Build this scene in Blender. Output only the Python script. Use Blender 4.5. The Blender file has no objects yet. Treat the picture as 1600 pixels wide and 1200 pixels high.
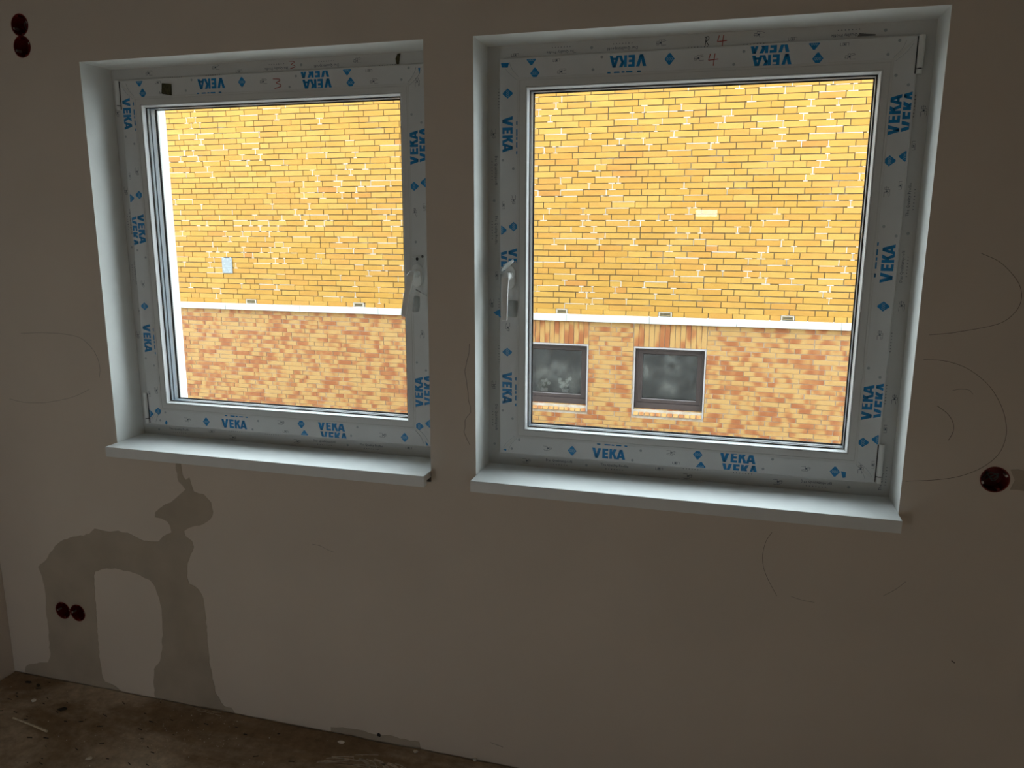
import bpy, bmesh, math, random
from mathutils import Matrix, Vector

# ------------------------------------------------------------------ camera, sky, light, exposure
SC = bpy.context.scene
COL = SC.collection
cam_d = bpy.data.cameras.new('camera')
cam = bpy.data.objects.new('camera', cam_d)
COL.objects.link(cam)
rt, up, fw = (0.96284, 0.270058, 0.002733), (-0.055513, 0.187999, 0.980599), (-0.264305, 0.944312, -0.196004)
m = Matrix.Identity(4)
for i in range(3):
    m[i][0], m[i][1], m[i][2] = rt[i], up[i], -fw[i]
m[0][3], m[1][3], m[2][3] = 0.0, -2.24, 1.7806
cam.matrix_world = m
cam_d.sensor_width = 36.0
cam_d.lens = 27.3743
cam_d.clip_start = 0.05
SC.camera = cam

w = bpy.data.worlds.new('overcast_sky')
SC.world = w
w.use_nodes = True
w.node_tree.nodes['Background'].inputs['Color'].default_value = (0.86, 0.94, 1.0, 1)
SKY = 7.8
w.node_tree.nodes['Background'].inputs['Strength'].default_value = SKY

SC.view_settings.view_transform = 'Standard'
SC.view_settings.look = 'None'
SC.view_settings.gamma = 1.0
SC.view_settings.use_curve_mapping = False
SC.view_settings.exposure = 0.0
SC.cycles.use_denoising = True
SC.cycles.max_bounces = 14
SC.cycles.diffuse_bounces = 8
SC.cycles.transparent_max_bounces = 16
SC.cycles.sample_clamp_indirect = 6.0

R_WIN = (-0.7445, 0.4765)       # right reveal, left and right
L_WIN = (-2.1125, -0.8965)      # left reveal
ZS, ZT = 1.0155, 2.3150         # top of the sill, top of the reveal

# light that comes in at the two windows (sampling portals for the sky)
for wx0, wx1 in (L_WIN, R_WIN):
    ld = bpy.data.lights.new('window_daylight', 'AREA')
    ld.shape = 'RECTANGLE'
    ld.size, ld.size_y = wx1 - wx0, ZT - ZS
    lo = bpy.data.objects.new('window_daylight', ld)
    lo.location = ((wx0 + wx1) / 2, 0.37, (ZS + ZT) / 2)
    lo.rotation_euler = (math.radians(-90), 0, 0)
    ld.cycles.is_portal = True
    COL.objects.link(lo)

ADDED_REAR = (-2.62, -1.85, 0.02, 0.50)   # low opening added in the unseen rear wall for more daylight: x0, x1, z0, z1
ld = bpy.data.lights.new('added_rear_daylight', 'AREA')
ld.shape = 'RECTANGLE'
ld.size, ld.size_y = ADDED_REAR[1] - ADDED_REAR[0], ADDED_REAR[3] - ADDED_REAR[2]
ld.cycles.is_portal = True
lo = bpy.data.objects.new('added_rear_daylight', ld)
lo.location = ((ADDED_REAR[0] + ADDED_REAR[1]) / 2, -4.66, (ADDED_REAR[2] + ADDED_REAR[3]) / 2)
lo.rotation_euler = (math.radians(90), 0, 0)
COL.objects.link(lo)
ADDED_SIDE = (-4.2, -3.5, 0.35, 0.72)   # second opening added in the unseen right wall for daylight: y0, y1, z0, z1
ld = bpy.data.lights.new('added_side_daylight', 'AREA')
ld.shape = 'RECTANGLE'
ld.size, ld.size_y = ADDED_SIDE[1] - ADDED_SIDE[0], ADDED_SIDE[3] - ADDED_SIDE[2]
ld.cycles.is_portal = True
lo = bpy.data.objects.new('added_side_daylight', ld)
lo.location = (1.91, (ADDED_SIDE[0] + ADDED_SIDE[1]) / 2, (ADDED_SIDE[2] + ADDED_SIDE[3]) / 2)
lo.rotation_euler = (math.radians(90), 0, math.radians(90))
COL.objects.link(lo)

# ------------------------------------------------------------------ materials
def new_mat(name):
    mt = bpy.data.materials.new(name)
    mt.use_nodes = True
    nt = mt.node_tree
    nt.nodes.clear()
    out = nt.nodes.new('ShaderNodeOutputMaterial')
    return mt, nt, out

def N(nt, typ, **kw):
    n = nt.nodes.new(typ)
    for k, v in kw.items():
        if k.startswith('i_'):
            n.inputs[k[2:].replace('_', ' ')].default_value = v
        else:
            setattr(n, k, v)
    return n

def bsdf(nt, out, col=(0.8, 0.8, 0.8), rough=0.5, metal=0.0, spec=0.5):
    b = nt.nodes.new('ShaderNodeBsdfPrincipled')
    b.inputs['Base Color'].default_value = (*col, 1)
    b.inputs['Roughness'].default_value = rough
    b.inputs['Metallic'].default_value = metal
    b.inputs['Specular IOR Level'].default_value = spec
    nt.links.new(b.outputs[0], out.inputs[0])
    return b

def ramp(nt, stops, interp='LINEAR'):
    r = nt.nodes.new('ShaderNodeValToRGB')
    r.color_ramp.interpolation = interp
    e = r.color_ramp.elements
    while len(e) > 1:
        e.remove(e[-1])
    e[0].position = stops[0][0]
    e[0].color = (*stops[0][1], 1)
    for p, c in stops[1:]:
        x = e.new(p)
        x.color = (*c, 1)
    return r

def plain(name, col, rough=0.5, metal=0.0, spec=0.5, vary=0.06, scale=30.0, bump=0.0, bscale=200.0):
    """one colour with a faint mottling, so nothing is perfectly even"""
    mt, nt, out = new_mat(name)
    b = bsdf(nt, out, col, rough, metal, spec)
    tc = N(nt, 'ShaderNodeTexCoord')
    no = N(nt, 'ShaderNodeTexNoise', i_Scale=scale, i_Detail=4.0)
    nt.links.new(tc.outputs['Object'], no.inputs['Vector'])
    r = ramp(nt, [(0.3, tuple(c * (1 - vary) for c in col)), (0.7, tuple(min(1, c * (1 + vary)) for c in col))])
    nt.links.new(no.outputs['Fac'], r.inputs['Fac'])
    nt.links.new(r.outputs['Color'], b.inputs['Base Color'])
    if bump:
        n2 = N(nt, 'ShaderNodeTexNoise', i_Scale=bscale, i_Detail=3.0)
        nt.links.new(tc.outputs['Object'], n2.inputs['Vector'])
        bp = N(nt, 'ShaderNodeBump', i_Strength=bump, i_Distance=0.002)
        nt.links.new(n2.outputs['Fac'], bp.inputs['Height'])
        nt.links.new(bp.outputs[0], b.inputs['Normal'])
    return mt

M = {}
M['wall'] = plain('wall_plaster', (0.70, 0.625, 0.545), 0.95, spec=0.1, vary=0.035, scale=2.3, bump=0.15, bscale=60)
M['reveal'] = plain('white_reveal_paint', (0.80, 0.81, 0.79), 0.9, spec=0.15, vary=0.03, scale=9, bump=0.1, bscale=50)
M['render'] = plain('white_outdoor_render', (0.6, 0.61, 0.61), 0.95, spec=0.1, vary=0.03, scale=20, bump=0.4, bscale=260)
M['patch'] = plain('grey_filler_plaster', (0.455, 0.395, 0.32), 0.95, spec=0.1, vary=0.09, scale=7, bump=0.1, bscale=40)
M['ceiling'] = plain('raw_concrete_ceiling', (0.22, 0.205, 0.185), 0.95, spec=0.1)
M['pvc'] = plain('white_window_plastic', (0.60, 0.60, 0.585), 0.5, vary=0.02, scale=8)
M['bead'] = plain('white_glazing_bead_plastic', (0.82, 0.83, 0.84), 0.35, vary=0.01, scale=8)
M['film'] = plain('milky_protective_film', (0.62, 0.625, 0.62), 0.45, vary=0.03, scale=14)
M['cut'] = plain('seam_dark', (0.12, 0.12, 0.12), 0.7)
M['gasket'] = plain('black_gasket_and_gap', (0.012, 0.012, 0.014), 0.6)  # rubber gaskets, and the painted dark of hinge gaps and holes
M['spacer'] = plain('sky_tinted_spacer', (0.17, 0.215, 0.265), 0.4, metal=0.0, spec=1.0, vary=0.03)  # likely a black bar; the blue of reflected sky is put into its colour
M['sill'] = plain('white_sill_board', (0.80, 0.82, 0.82), 0.38, vary=0.025, scale=18)
M['handle'] = plain('white_handle_lacquer', (0.72, 0.72, 0.70), 0.5, vary=0.01)
mt, nt, out = new_mat('loose_clear_film')        # thin film, lets light through
a = N(nt, 'ShaderNodeBsdfTranslucent'); a.inputs[0].default_value = (0.85, 0.87, 0.86, 1)
b = bsdf(nt, out, (0.7, 0.71, 0.70), 0.25)
mx = N(nt, 'ShaderNodeMixShader'); mx.inputs[0].default_value = 0.55
nt.links.new(b.outputs[0], mx.inputs[1]); nt.links.new(a.outputs[0], mx.inputs[2]); nt.links.new(mx.outputs[0], out.inputs[0])
M['loose'] = mt
M['blue'] = plain('blue_print', (0.0, 0.21, 0.50), 0.4, vary=0.04)
M['pale'] = plain('pale_print', (0.36, 0.56, 0.66), 0.4, vary=0.02)
M['ink'] = plain('dark_blue_line_print', (0.03, 0.05, 0.09), 0.5, vary=0.05)
M['greydot'] = plain('faint_grey_print', (0.33, 0.36, 0.38), 0.5, vary=0.1)
M['red'] = plain('red_marker', (0.35, 0.03, 0.02), 0.5, vary=0.1)
M['black'] = plain('black_marker', (0.02, 0.02, 0.02), 0.5, vary=0.1)
M['tape'] = plain('olive_foam_pad', (0.055, 0.05, 0.022), 0.9, vary=0.5, scale=150)
M['redbox'] = plain('red_socket_plastic', (0.16, 0.008, 0.006), 0.45, vary=0.1)
M['screw'] = plain('grey_screw_metal', (0.5, 0.48, 0.45), 0.4, metal=0.7)
M['wire'] = plain('grey_cable', (0.10, 0.095, 0.085), 0.5)
M['pencil'] = plain('dark_scuff', (0.13, 0.10, 0.08), 0.9, vary=0.3, scale=40)
M['pencil2'] = plain('faint_scuff', (0.30, 0.26, 0.225), 0.9, vary=0.2, scale=40)
M['ledge'] = plain('white_painted_ledge', (0.40, 0.39, 0.37), 0.7, vary=0.02, scale=6)
M['oppframe'] = plain('dark_brown_window_frame', (0.036, 0.0235, 0.022), 0.5, vary=0.15, scale=60)
M['opptrim'] = plain('white_window_trim', (0.29, 0.265, 0.265), 0.7, vary=0.04)
M['dark'] = plain('dark_recess', (0.05, 0.045, 0.04), 0.9)
M['vent'] = plain('brown_vent_plastic', (0.20, 0.15, 0.07), 0.7)
M['plate'] = plain('pale_metal_plate', (0.20, 0.22, 0.23), 0.5, metal=0.1, vary=0.08, scale=60)
M['paving'] = plain('grey_paving', (0.27, 0.26, 0.245), 0.95, vary=0.15, scale=3)
M['smear'] = plain('dried_plaster_smear', (0.62, 0.54, 0.44), 0.95, vary=0.35, scale=60)
M['crumb'] = plain('plaster_crumb', (0.78, 0.72, 0.62), 0.95, vary=0.2, scale=100)
M['chip'] = plain('dark_wood_chip', (0.04, 0.03, 0.022), 0.9, vary=0.2, scale=100)
M['wood'] = plain('raw_wood_sliver', (0.55, 0.47, 0.34), 0.85, vary=0.25, scale=90)
M['petal'] = plain('white_petals', (0.8, 0.82, 0.74), 0.8, vary=0.2)
M['leaf'] = plain('dark_leaf', (0.06, 0.10, 0.04), 0.7, vary=0.3)
M['pot'] = plain('pale_pot', (0.55, 0.54, 0.5), 0.6)

# lamp behind the camera, the pale spot mirrored in the right pane
mt, nt, out = new_mat('lamp_glow')
em = N(nt, 'ShaderNodeEmission', i_Strength=9.0)
em.inputs['Color'].default_value = (1, 0.97, 0.92, 1)
nt.links.new(em.outputs[0], out.inputs[0])
M['glow'] = mt

# clear glass: sees straight through, with a weak mirror image on top
def glass(name, base, tint=(0.97, 0.985, 0.98)):
    mt, nt, out = new_mat(name)
    lw = N(nt, 'ShaderNodeLayerWeight', i_Blend=0.5)
    pw = N(nt, 'ShaderNodeMath', operation='POWER')
    pw.inputs[1].default_value = 5.0
    ad = N(nt, 'ShaderNodeMath', operation='MULTIPLY_ADD')
    ad.inputs[1].default_value = 0.6
    ad.inputs[2].default_value = base
    tr = N(nt, 'ShaderNodeBsdfTransparent')
    tr.inputs[0].default_value = (*tint, 1)
    gl = N(nt, 'ShaderNodeBsdfGlossy', i_Roughness=0.0)
    mx = N(nt, 'ShaderNodeMixShader')
    L = nt.links.new
    L(lw.outputs['Facing'], pw.inputs[0]); L(pw.outputs[0], ad.inputs[0]); L(ad.outputs[0], mx.inputs[0])
    L(tr.outputs[0], mx.inputs[1]); L(gl.outputs[0], mx.inputs[2]); L(mx.outputs[0], out.inputs[0])
    return mt
M['glass'] = glass('clear_window_glass', 0.02)

# dusty far panes
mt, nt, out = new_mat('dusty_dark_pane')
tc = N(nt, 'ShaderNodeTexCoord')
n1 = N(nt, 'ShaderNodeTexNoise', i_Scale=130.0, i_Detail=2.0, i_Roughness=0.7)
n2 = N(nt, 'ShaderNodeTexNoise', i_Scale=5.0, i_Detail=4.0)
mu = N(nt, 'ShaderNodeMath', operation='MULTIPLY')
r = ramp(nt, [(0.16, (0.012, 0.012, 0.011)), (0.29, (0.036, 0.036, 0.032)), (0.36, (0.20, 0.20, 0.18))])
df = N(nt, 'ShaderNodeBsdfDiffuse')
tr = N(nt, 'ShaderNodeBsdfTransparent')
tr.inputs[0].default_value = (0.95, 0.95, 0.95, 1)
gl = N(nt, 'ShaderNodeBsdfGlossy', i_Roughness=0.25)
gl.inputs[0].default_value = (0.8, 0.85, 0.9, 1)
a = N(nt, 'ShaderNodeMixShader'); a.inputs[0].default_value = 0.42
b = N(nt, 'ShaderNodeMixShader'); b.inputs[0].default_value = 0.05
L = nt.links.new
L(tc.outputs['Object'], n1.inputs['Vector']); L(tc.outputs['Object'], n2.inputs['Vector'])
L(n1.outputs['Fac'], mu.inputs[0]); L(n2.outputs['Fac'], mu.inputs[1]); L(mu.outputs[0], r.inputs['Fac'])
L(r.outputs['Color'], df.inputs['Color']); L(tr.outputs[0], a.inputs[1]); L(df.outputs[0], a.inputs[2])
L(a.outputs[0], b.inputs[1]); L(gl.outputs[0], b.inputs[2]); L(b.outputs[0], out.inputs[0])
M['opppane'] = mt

# bricks: every brick draws its own shade (per object, and per island where bricks are joined)
def brick_rand(nt, k=1.0):
    oi = N(nt, 'ShaderNodeObjectInfo')
    ge = N(nt, 'ShaderNodeNewGeometry')
    ad = N(nt, 'ShaderNodeMath', operation='ADD')
    mu = N(nt, 'ShaderNodeMath', operation='MULTIPLY')
    mu.inputs[1].default_value = k
    fr = N(nt, 'ShaderNodeMath', operation='FRACT')
    nt.links.new(oi.outputs['Random'], ad.inputs[0])
    nt.links.new(ge.outputs['Random Per Island'], ad.inputs[1])
    nt.links.new(ad.outputs[0], mu.inputs[0])
    nt.links.new(mu.outputs[0], fr.inputs[0])
    return fr, ge

mt, nt, out = new_mat('yellow_clinker_brick')
bs = bsdf(nt, out, rough=0.75, spec=0.25)
fr, ge = brick_rand(nt)
r = ramp(nt, [(0.0, (0.335, 0.172, 0.030)), (0.3, (0.352, 0.190, 0.035)), (0.6, (0.370, 0.214, 0.048)), (0.82, (0.352, 0.176, 0.036)), (0.98, (0.350, 0.176, 0.032)), (1.0, (0.33, 0.145, 0.032))])
no = N(nt, 'ShaderNodeTexNoise', i_Scale=9.0, i_Detail=5.0, i_Roughness=0.65)
mp = N(nt, 'ShaderNodeMapping')
mp.inputs['Scale'].default_value = (0.6, 1, 2.2)
mr = N(nt, 'ShaderNodeMapRange', i_From_Min=0.3, i_From_Max=0.7, i_To_Min=0.9, i_To_Max=1.1)
mx = N(nt, 'ShaderNodeMix', data_type='RGBA', blend_type='MULTIPLY')
mx.inputs[0].default_value = 1.0
L = nt.links.new
L(fr.outputs[0], r.inputs['Fac']); L(ge.outputs['Position'], mp.inputs[0]); L(mp.outputs[0], no.inputs['Vector'])
L(no.outputs['Fac'], mr.inputs[0]); L(r.outputs['Color'], mx.inputs[6]); L(mr.outputs[0], mx.inputs[7]); L(mx.outputs[2], bs.inputs['Base Color'])
M['ybrick'] = mt

mt, nt, out = new_mat('mottled_orange_brick')
bs = bsdf(nt, out, rough=0.7, spec=0.25)
fr, ge = brick_rand(nt)
mu = N(nt, 'ShaderNodeMath', operation='MULTIPLY'); mu.inputs[1].default_value = 40.0
cb = N(nt, 'ShaderNodeCombineXYZ')
mp = N(nt, 'ShaderNodeVectorMath', operation='MULTIPLY'); mp.inputs[1].default_value = (1.0, 0.0, 0.6)
ad = N(nt, 'ShaderNodeVectorMath', operation='ADD')
no = N(nt, 'ShaderNodeTexNoise', i_Scale=7.5, i_Detail=1.0)
r = ramp(nt, [(0.43, (0.345, 0.200, 0.070)), (0.50, (0.325, 0.168, 0.055)), (0.56, (0.275, 0.110, 0.037)), (0.66, (0.238, 0.078, 0.026))])
n3 = N(nt, 'ShaderNodeTexNoise', i_Scale=120.0, i_Detail=3.0, i_Roughness=0.7)
mr = N(nt, 'ShaderNodeMapRange', i_From_Min=0.3, i_From_Max=0.7, i_To_Min=0.84, i_To_Max=1.16)
mx = N(nt, 'ShaderNodeMix', data_type='RGBA', blend_type='MULTIPLY'); mx.inputs[0].default_value = 1.0
L = nt.links.new
L(fr.outputs[0], mu.inputs[0]); L(mu.outputs[0], cb.inputs[1]); L(ge.outputs['Position'], mp.inputs[0])
L(mp.outputs[0], ad.inputs[0]); L(cb.outputs[0], ad.inputs[1]); L(ad.outputs[0], no.inputs['Vector'])
L(no.outputs['Fac'], r.inputs['Fac']); L(ge.outputs['Position'], n3.inputs['Vector']); L(n3.outputs['Fac'], mr.inputs[0])
L(r.outputs['Color'], mx.inputs[6]); L(mr.outputs[0], mx.inputs[7]); L(mx.outputs[2], bs.inputs['Base Color'])
M['obrick'] = mt

def mortar(name, dark, light, lo, hi):
    mt, nt, out = new_mat(name)
    bs = bsdf(nt, out, rough=0.95, spec=0.05)
    ge = N(nt, 'ShaderNodeNewGeometry')
    no = N(nt, 'ShaderNodeTexNoise', i_Scale=3.0, i_Detail=6.0, i_Roughness=0.7)
    r = ramp(nt, [(lo, dark), (hi, light)])
    nt.links.new(ge.outputs['Position'], no.inputs['Vector'])
    nt.links.new(no.outputs['Fac'], r.inputs['Fac'])
    nt.links.new(r.outputs['Color'], bs.inputs['Base Color'])
    return mt
M['ymortar'] = mortar('grey_mortar', (0.125, 0.095, 0.06), (0.36, 0.33, 0.28), 0.54, 0.68)
M['omortar'] = mortar('pale_mortar', (0.29, 0.22, 0.155), (0.40, 0.34, 0.28), 0.42, 0.56)
M['lime'] = plain('white_lime_bloom', (0.42, 0.37, 0.32), 0.95, vary=0.04, scale=80)

# floor: brown screed under a film of plaster dust
mt, nt, out = new_mat('dusty_screed_floor')
bs = bsdf(nt, out, rough=0.9, spec=0.15)
ge = N(nt, 'ShaderNodeNewGeometry')
n1 = N(nt, 'ShaderNodeTexNoise', i_Scale=1.9, i_Detail=7.0, i_Roughness=0.6, i_Distortion=0.5)
n2 = N(nt, 'ShaderNodeTexNoise', i_Scale=24.0, i_Detail=6.0, i_Roughness=0.7)
mp = N(nt, 'ShaderNodeMapping'); mp.inputs['Scale'].default_value = (0.55, 1.7, 1); mp.inputs['Rotation'].default_value = (0, 0, 0.35)
r1 = ramp(nt, [(0.40, (0.30, 0.215, 0.14)), (0.50, (0.47, 0.375, 0.28)), (0.62, (0.68, 0.585, 0.47))])
mr = N(nt, 'ShaderNodeMapRange', i_From_Min=0.3, i_From_Max=0.7, i_To_Min=0.72, i_To_Max=1.3)
mx = N(nt, 'ShaderNodeMix', data_type='RGBA', blend_type='MULTIPLY'); mx.inputs[0].default_value = 1.0
vo = N(nt, 'ShaderNodeTexVoronoi', i_Scale=55.0)
r2 = ramp(nt, [(0.05, (1, 1, 1)), (0.10, (0, 0, 0))])
mx2 = N(nt, 'ShaderNodeMix', data_type='RGBA'); mx2.inputs[7].default_value = (0.62, 0.56, 0.46, 1)
mf = N(nt, 'ShaderNodeMath', operation='MULTIPLY')
n4 = N(nt, 'ShaderNodeTexNoise', i_Scale=4.0, i_Detail=2.0)
r4 = ramp(nt, [(0.5, (0, 0, 0)), (0.62, (0.8, 0.8, 0.8))])
bp = N(nt, 'ShaderNodeBump', i_Strength=0.5, i_Distance=0.004)
L = nt.links.new
L(ge.outputs['Position'], mp.inputs[0]); L(mp.outputs[0], n1.inputs['Vector']); L(ge.outputs['Position'], n2.inputs['Vector'])
L(n1.outputs['Fac'], r1.inputs['Fac']); L(n2.outputs['Fac'], mr.inputs[0]); L(r1.outputs['Color'], mx.inputs[6]); L(mr.outputs[0], mx.inputs[7])
L(ge.outputs['Position'], vo.inputs['Vector']); L(vo.outputs['Distance'], r2.inputs['Fac'])
L(ge.outputs['Position'], n4.inputs['Vector']); L(n4.outputs['Fac'], r4.inputs['Fac'])
L(r2.outputs['Color'], mf.inputs[0]); L(r4.outputs['Color'], mf.inputs[1]); L(mf.outputs[0], mx2.inputs[0])
L(mx.outputs[2], mx2.inputs[6]); L(mx2.outputs[2], bs.inputs['Base Color'])
L(n2.outputs['Fac'], bp.inputs['Height']); L(bp.outputs[0], bs.inputs['Normal'])
M['floor'] = mt

# ------------------------------------------------------------------ helpers
def link(name, me, mat=None, parent=None, loc=None):
    o = bpy.data.objects.new(name, me)
    if mat is not None and me is not None and not me.materials:
        for q in (mat if isinstance(mat, (list, tuple)) else [mat]):
            me.materials.append(M[q])
    COL.objects.link(o)
    if loc is not None:
        o.location = loc
    if parent is not None:
        o.parent = parent
    return o

def empty(name, loc=(0, 0, 0), parent=None):
    o = bpy.data.objects.new(name, None)
    o.empty_display_size = 0.1
    COL.objects.link(o)
    o.location = loc
    if parent is not None:
        o.parent = parent
    return o

def tag(o, label=None, cat=None, group=None, kind=None):
    if label: o['label'] = label
    if cat: o['category'] = cat
    if group: o['group'] = group
    if kind: o['kind'] = kind
    return o

def mesh(name, verts, faces, smooth=False):
    me = bpy.data.meshes.new(name)
    me.from_pydata([tuple(v) for v in verts], [], faces)
    me.validate()
    me.update()
    if smooth:
        for p in me.polygons:
            p.use_smooth = True
    return me

class Bag:
    """collects pieces of ONE mesh"""
    def __init__(s): s.v, s.f = [], []
    def add(s, v, f):
        k = len(s.v)
        s.v += [tuple(q) for q in v]
        s.f += [tuple(i + k for i in q) for q in f]
        return s
    def box(s, x0, x1, y0, y1, z0, z1, back=True):
        v = [(x0, y0, z0), (x1, y0, z0), (x1, y1, z0), (x0, y1, z0), (x0, y0, z1), (x1, y0, z1), (x1, y1, z1), (x0, y1, z1)]
        f = [(0, 1, 5, 4), (1, 2, 6, 5), (3, 0, 4, 7), (4, 5, 6, 7), (0, 3, 2, 1)]
        if back: f.append((2, 3, 7, 6))
        return s.add(v, f)
    def prism(s, poly, y0, y1):
        """polygon in x,z extruded from y0 (front) to y1"""
        n = len(poly)
        v = [(x, y0, z) for x, z in poly] + [(x, y1, z) for x, z in poly]
        f = [tuple(range(n)), tuple(reversed(range(n, 2 * n)))] + [((i + 1) % n, i, i + n, (i + 1) % n + n) for i in range(n)]
        return s.add(v, f)
    def mk(s, name, smooth=False, fix=True):
        me = mesh(name, s.v, s.f, smooth)
        if fix:
            b = bmesh.new(); b.from_mesh(me)
            bmesh.ops.recalc_face_normals(b, faces=b.faces)
            b.to_mesh(me); b.free()
        return me
    def obj(s, name, mat, parent=None, smooth=False, fix=True, bevel=0):
        me = s.mk(name, smooth, fix)
        if bevel:
            b = bmesh.new(); b.from_mesh(me)
            bmesh.ops.bevel(b, geom=b.edges[:], offset=bevel, segments=2, affect='EDGES', clamp_overlap=True)
            b.to_mesh(me); b.free()
        return link(name, me, mat, parent)

def ring(x0, x1, z0, z1, sec):
    """mitred rectangular ring; sec = closed list of (inset from the outer rectangle, y)"""
    b = Bag()
    n = len(sec)
    v = []
    for cx, sx, cz, sz in ((x0, 1, z0, 1), (x1, -1, z0, 1), (x1, -1, z1, -1), (x0, 1, z1, -1)):
        v += [(cx + sx * d, y, cz + sz * d) for d, y in sec]
    f = []
    for k in range(4):
        for i in range(n):
            j = (i + 1) % n
            a, c = k * n, ((k + 1) % 4) * n
            f.append((a + i, a + j, c + j, c + i))
    return b.add(v, f)

def tube(pts, rad, seg=8, caps=True):
    b = Bag()
    pts = [Vector(p) for p in pts]
    rr = rad if isinstance(rad, (list, tuple)) else [rad] * len(pts)
    v = []
    for i, p in enumerate(pts):
        t = (pts[min(i + 1, len(pts) - 1)] - pts[max(i - 1, 0)]).normalized()
        a = t.cross(Vector((0.13, 1, 0.21))).normalized()
        c = t.cross(a)
        for k in range(seg):
            an = 2 * math.pi * k / seg
            v.append(p + (a * math.cos(an) + c * math.sin(an)) * rr[i])
    f = [(i * seg + k, i * seg + (k + 1) % seg, (i + 1) * seg + (k + 1) % seg, (i + 1) * seg + k) for i in range(len(pts) - 1) for k in range(seg)]
    if caps:
        f.append(tuple(reversed(range(seg))))
        f.append(tuple(range((len(pts) - 1) * seg, len(pts) * seg)))
    return b.add(v, f)

def smooth_path(pts, n=4):
    out = []
    P = [pts[0]] + list(pts) + [pts[-1]]
    for i in range(1, len(P) - 2):
        for k in range(n):
            t = k / n
            out.append(tuple(0.5 * (2 * P[i][c] + (P[i + 1][c] - P[i - 1][c]) * t + (2 * P[i - 1][c] - 5 * P[i][c] + 4 * P[i + 1][c] - P[i + 2][c]) * t * t
                       + (3 * P[i][c] - P[i - 1][c] - 3 * P[i + 1][c] + P[i + 2][c]) * t ** 3) for c in range(len(pts[0]))))
    out.append(tuple(pts[-1]))
    return out

def ribbon2d(pts, wd):
    """list of quads (2D) along a polyline"""
    q = []
    for (a, b), (c, d) in zip(pts[:-1], pts[1:]):
        l = math.hypot(c - a, d - b) or 1e-9
        nx, ny = -(d - b) / l * wd / 2, (c - a) / l * wd / 2
        q.append([(a + nx, b + ny), (c + nx, d + ny), (c - nx, d - ny), (a - nx, b - ny)])
    return q

# ------------------------------------------------------------------ the room
def clean(b):
    return b
X0, X1, Y0, ZC = -2.7362, 1.75, -4.5, 2.66

# front wall: solid slab, cut for the two windows and the five socket boxes
def solid(boxes=(), cyls=()):
    b = bmesh.new()
    for x0, x1, y0, y1, z0, z1 in boxes:
        r = bmesh.ops.create_cube(b, size=1.0)
        bmesh.ops.scale(b, vec=(x1 - x0, y1 - y0, z1 - z0), verts=r['verts'])
        bmesh.ops.translate(b, vec=((x0 + x1) / 2, (y0 + y1) / 2, (z0 + z1) / 2), verts=r['verts'])
    for x, z, rad in cyls:
        r = bmesh.ops.create_cone(b, cap_ends=True, segments=28, radius1=rad, radius2=rad, depth=0.13)
        bmesh.ops.rotate(b, cent=(0, 0, 0), matrix=Matrix.Rotation(math.radians(90), 3, 'X'), verts=r['verts'])
        bmesh.ops.translate(b, vec=(x, 0.0, z), verts=r['verts'])
    me = bpy.data.meshes.new('tmp'); b.to_mesh(me); b.free()
    return me

SOCKETS = [(-2.339, 2.443), (-2.339, 2.3745), (-2.4505, 0.308), (-2.3795, 0.308), (0.6985, 1.1335)]
wall = link('wall_front', solid([(-9, 4.2, 0, 0.36, -1.7, 5.2)]))
cut = link('tmp_cut', solid(
    [(a, b, -0.2, 0.2175, 0.978, ZT) for a, b in (L_WIN, R_WIN)], [(x, z, 0.0348) for x, z in SOCKETS[::2]]))
cut1 = link('tmp_cut', solid([(a + 0.0295, b - 0.0295, 0.1, 0.6, 1.045, ZT - 0.03) for a, b in (L_WIN, R_WIN)], [(x, z, 0.0348) for x, z in SOCKETS[1::2]]))
for c in (cut, cut1):
    md = wall.modifiers.new('b', 'BOOLEAN')
    md.operation = 'DIFFERENCE'; md.solver = 'EXACT'; md.object = c; md.use_self = True
dg = bpy.context.evaluated_depsgraph_get()
me = bpy.data.meshes.new_from_object(wall.evaluated_get(dg))
wall.modifiers.clear()
for c in (cut, cut1):
    bpy.data.objects.remove(c)
wall.data = me
me.materials.clear()
for k in ('wall', 'reveal', 'render', 'dark'):
    me.materials.append(M[k])
for p in me.polygons:
    c, n = p.center, p.normal
    if abs(n.y) > 0.9:
        p.material_index = 0 if c.y < 0.01 else (3 if c.y < 0.1 else 2)
    else:
        in_win = 0.9 < c.z < 2.4 and (L_WIN[0] - .01 < c.x < L_WIN[1] + .01 or R_WIN[0] - .01 < c.x < R_WIN[1] + .01)
        p.material_index = (1 if c.y < 0.16 else 2) if in_win else (3 if -2.6 < c.x < 1 and 0 < c.y < 0.06 else 2)
tag(wall, 'drab plaster wall with two deep white window reveals', kind='structure')

tag(Bag().box(X0 - 0.15, X0, Y0, -0.0015, -0.02, ZC).obj('wall_left', 'wall'), kind='structure')
SY0, SY1, SZ0, SZ1 = ADDED_SIDE  # right wall is built around the added daylight opening
tag(Bag().box(X1, X1 + 0.15, Y0, SY0, -0.02, ZC).box(X1, X1 + 0.15, SY1, -0.0015, -0.02, ZC).box(X1, X1 + 0.15, SY0, SY1, -0.02, SZ0).box(X1, X1 + 0.15, SY0, SY1, SZ1, ZC).obj('wall_right', 'wall'), kind='structure')
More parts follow.
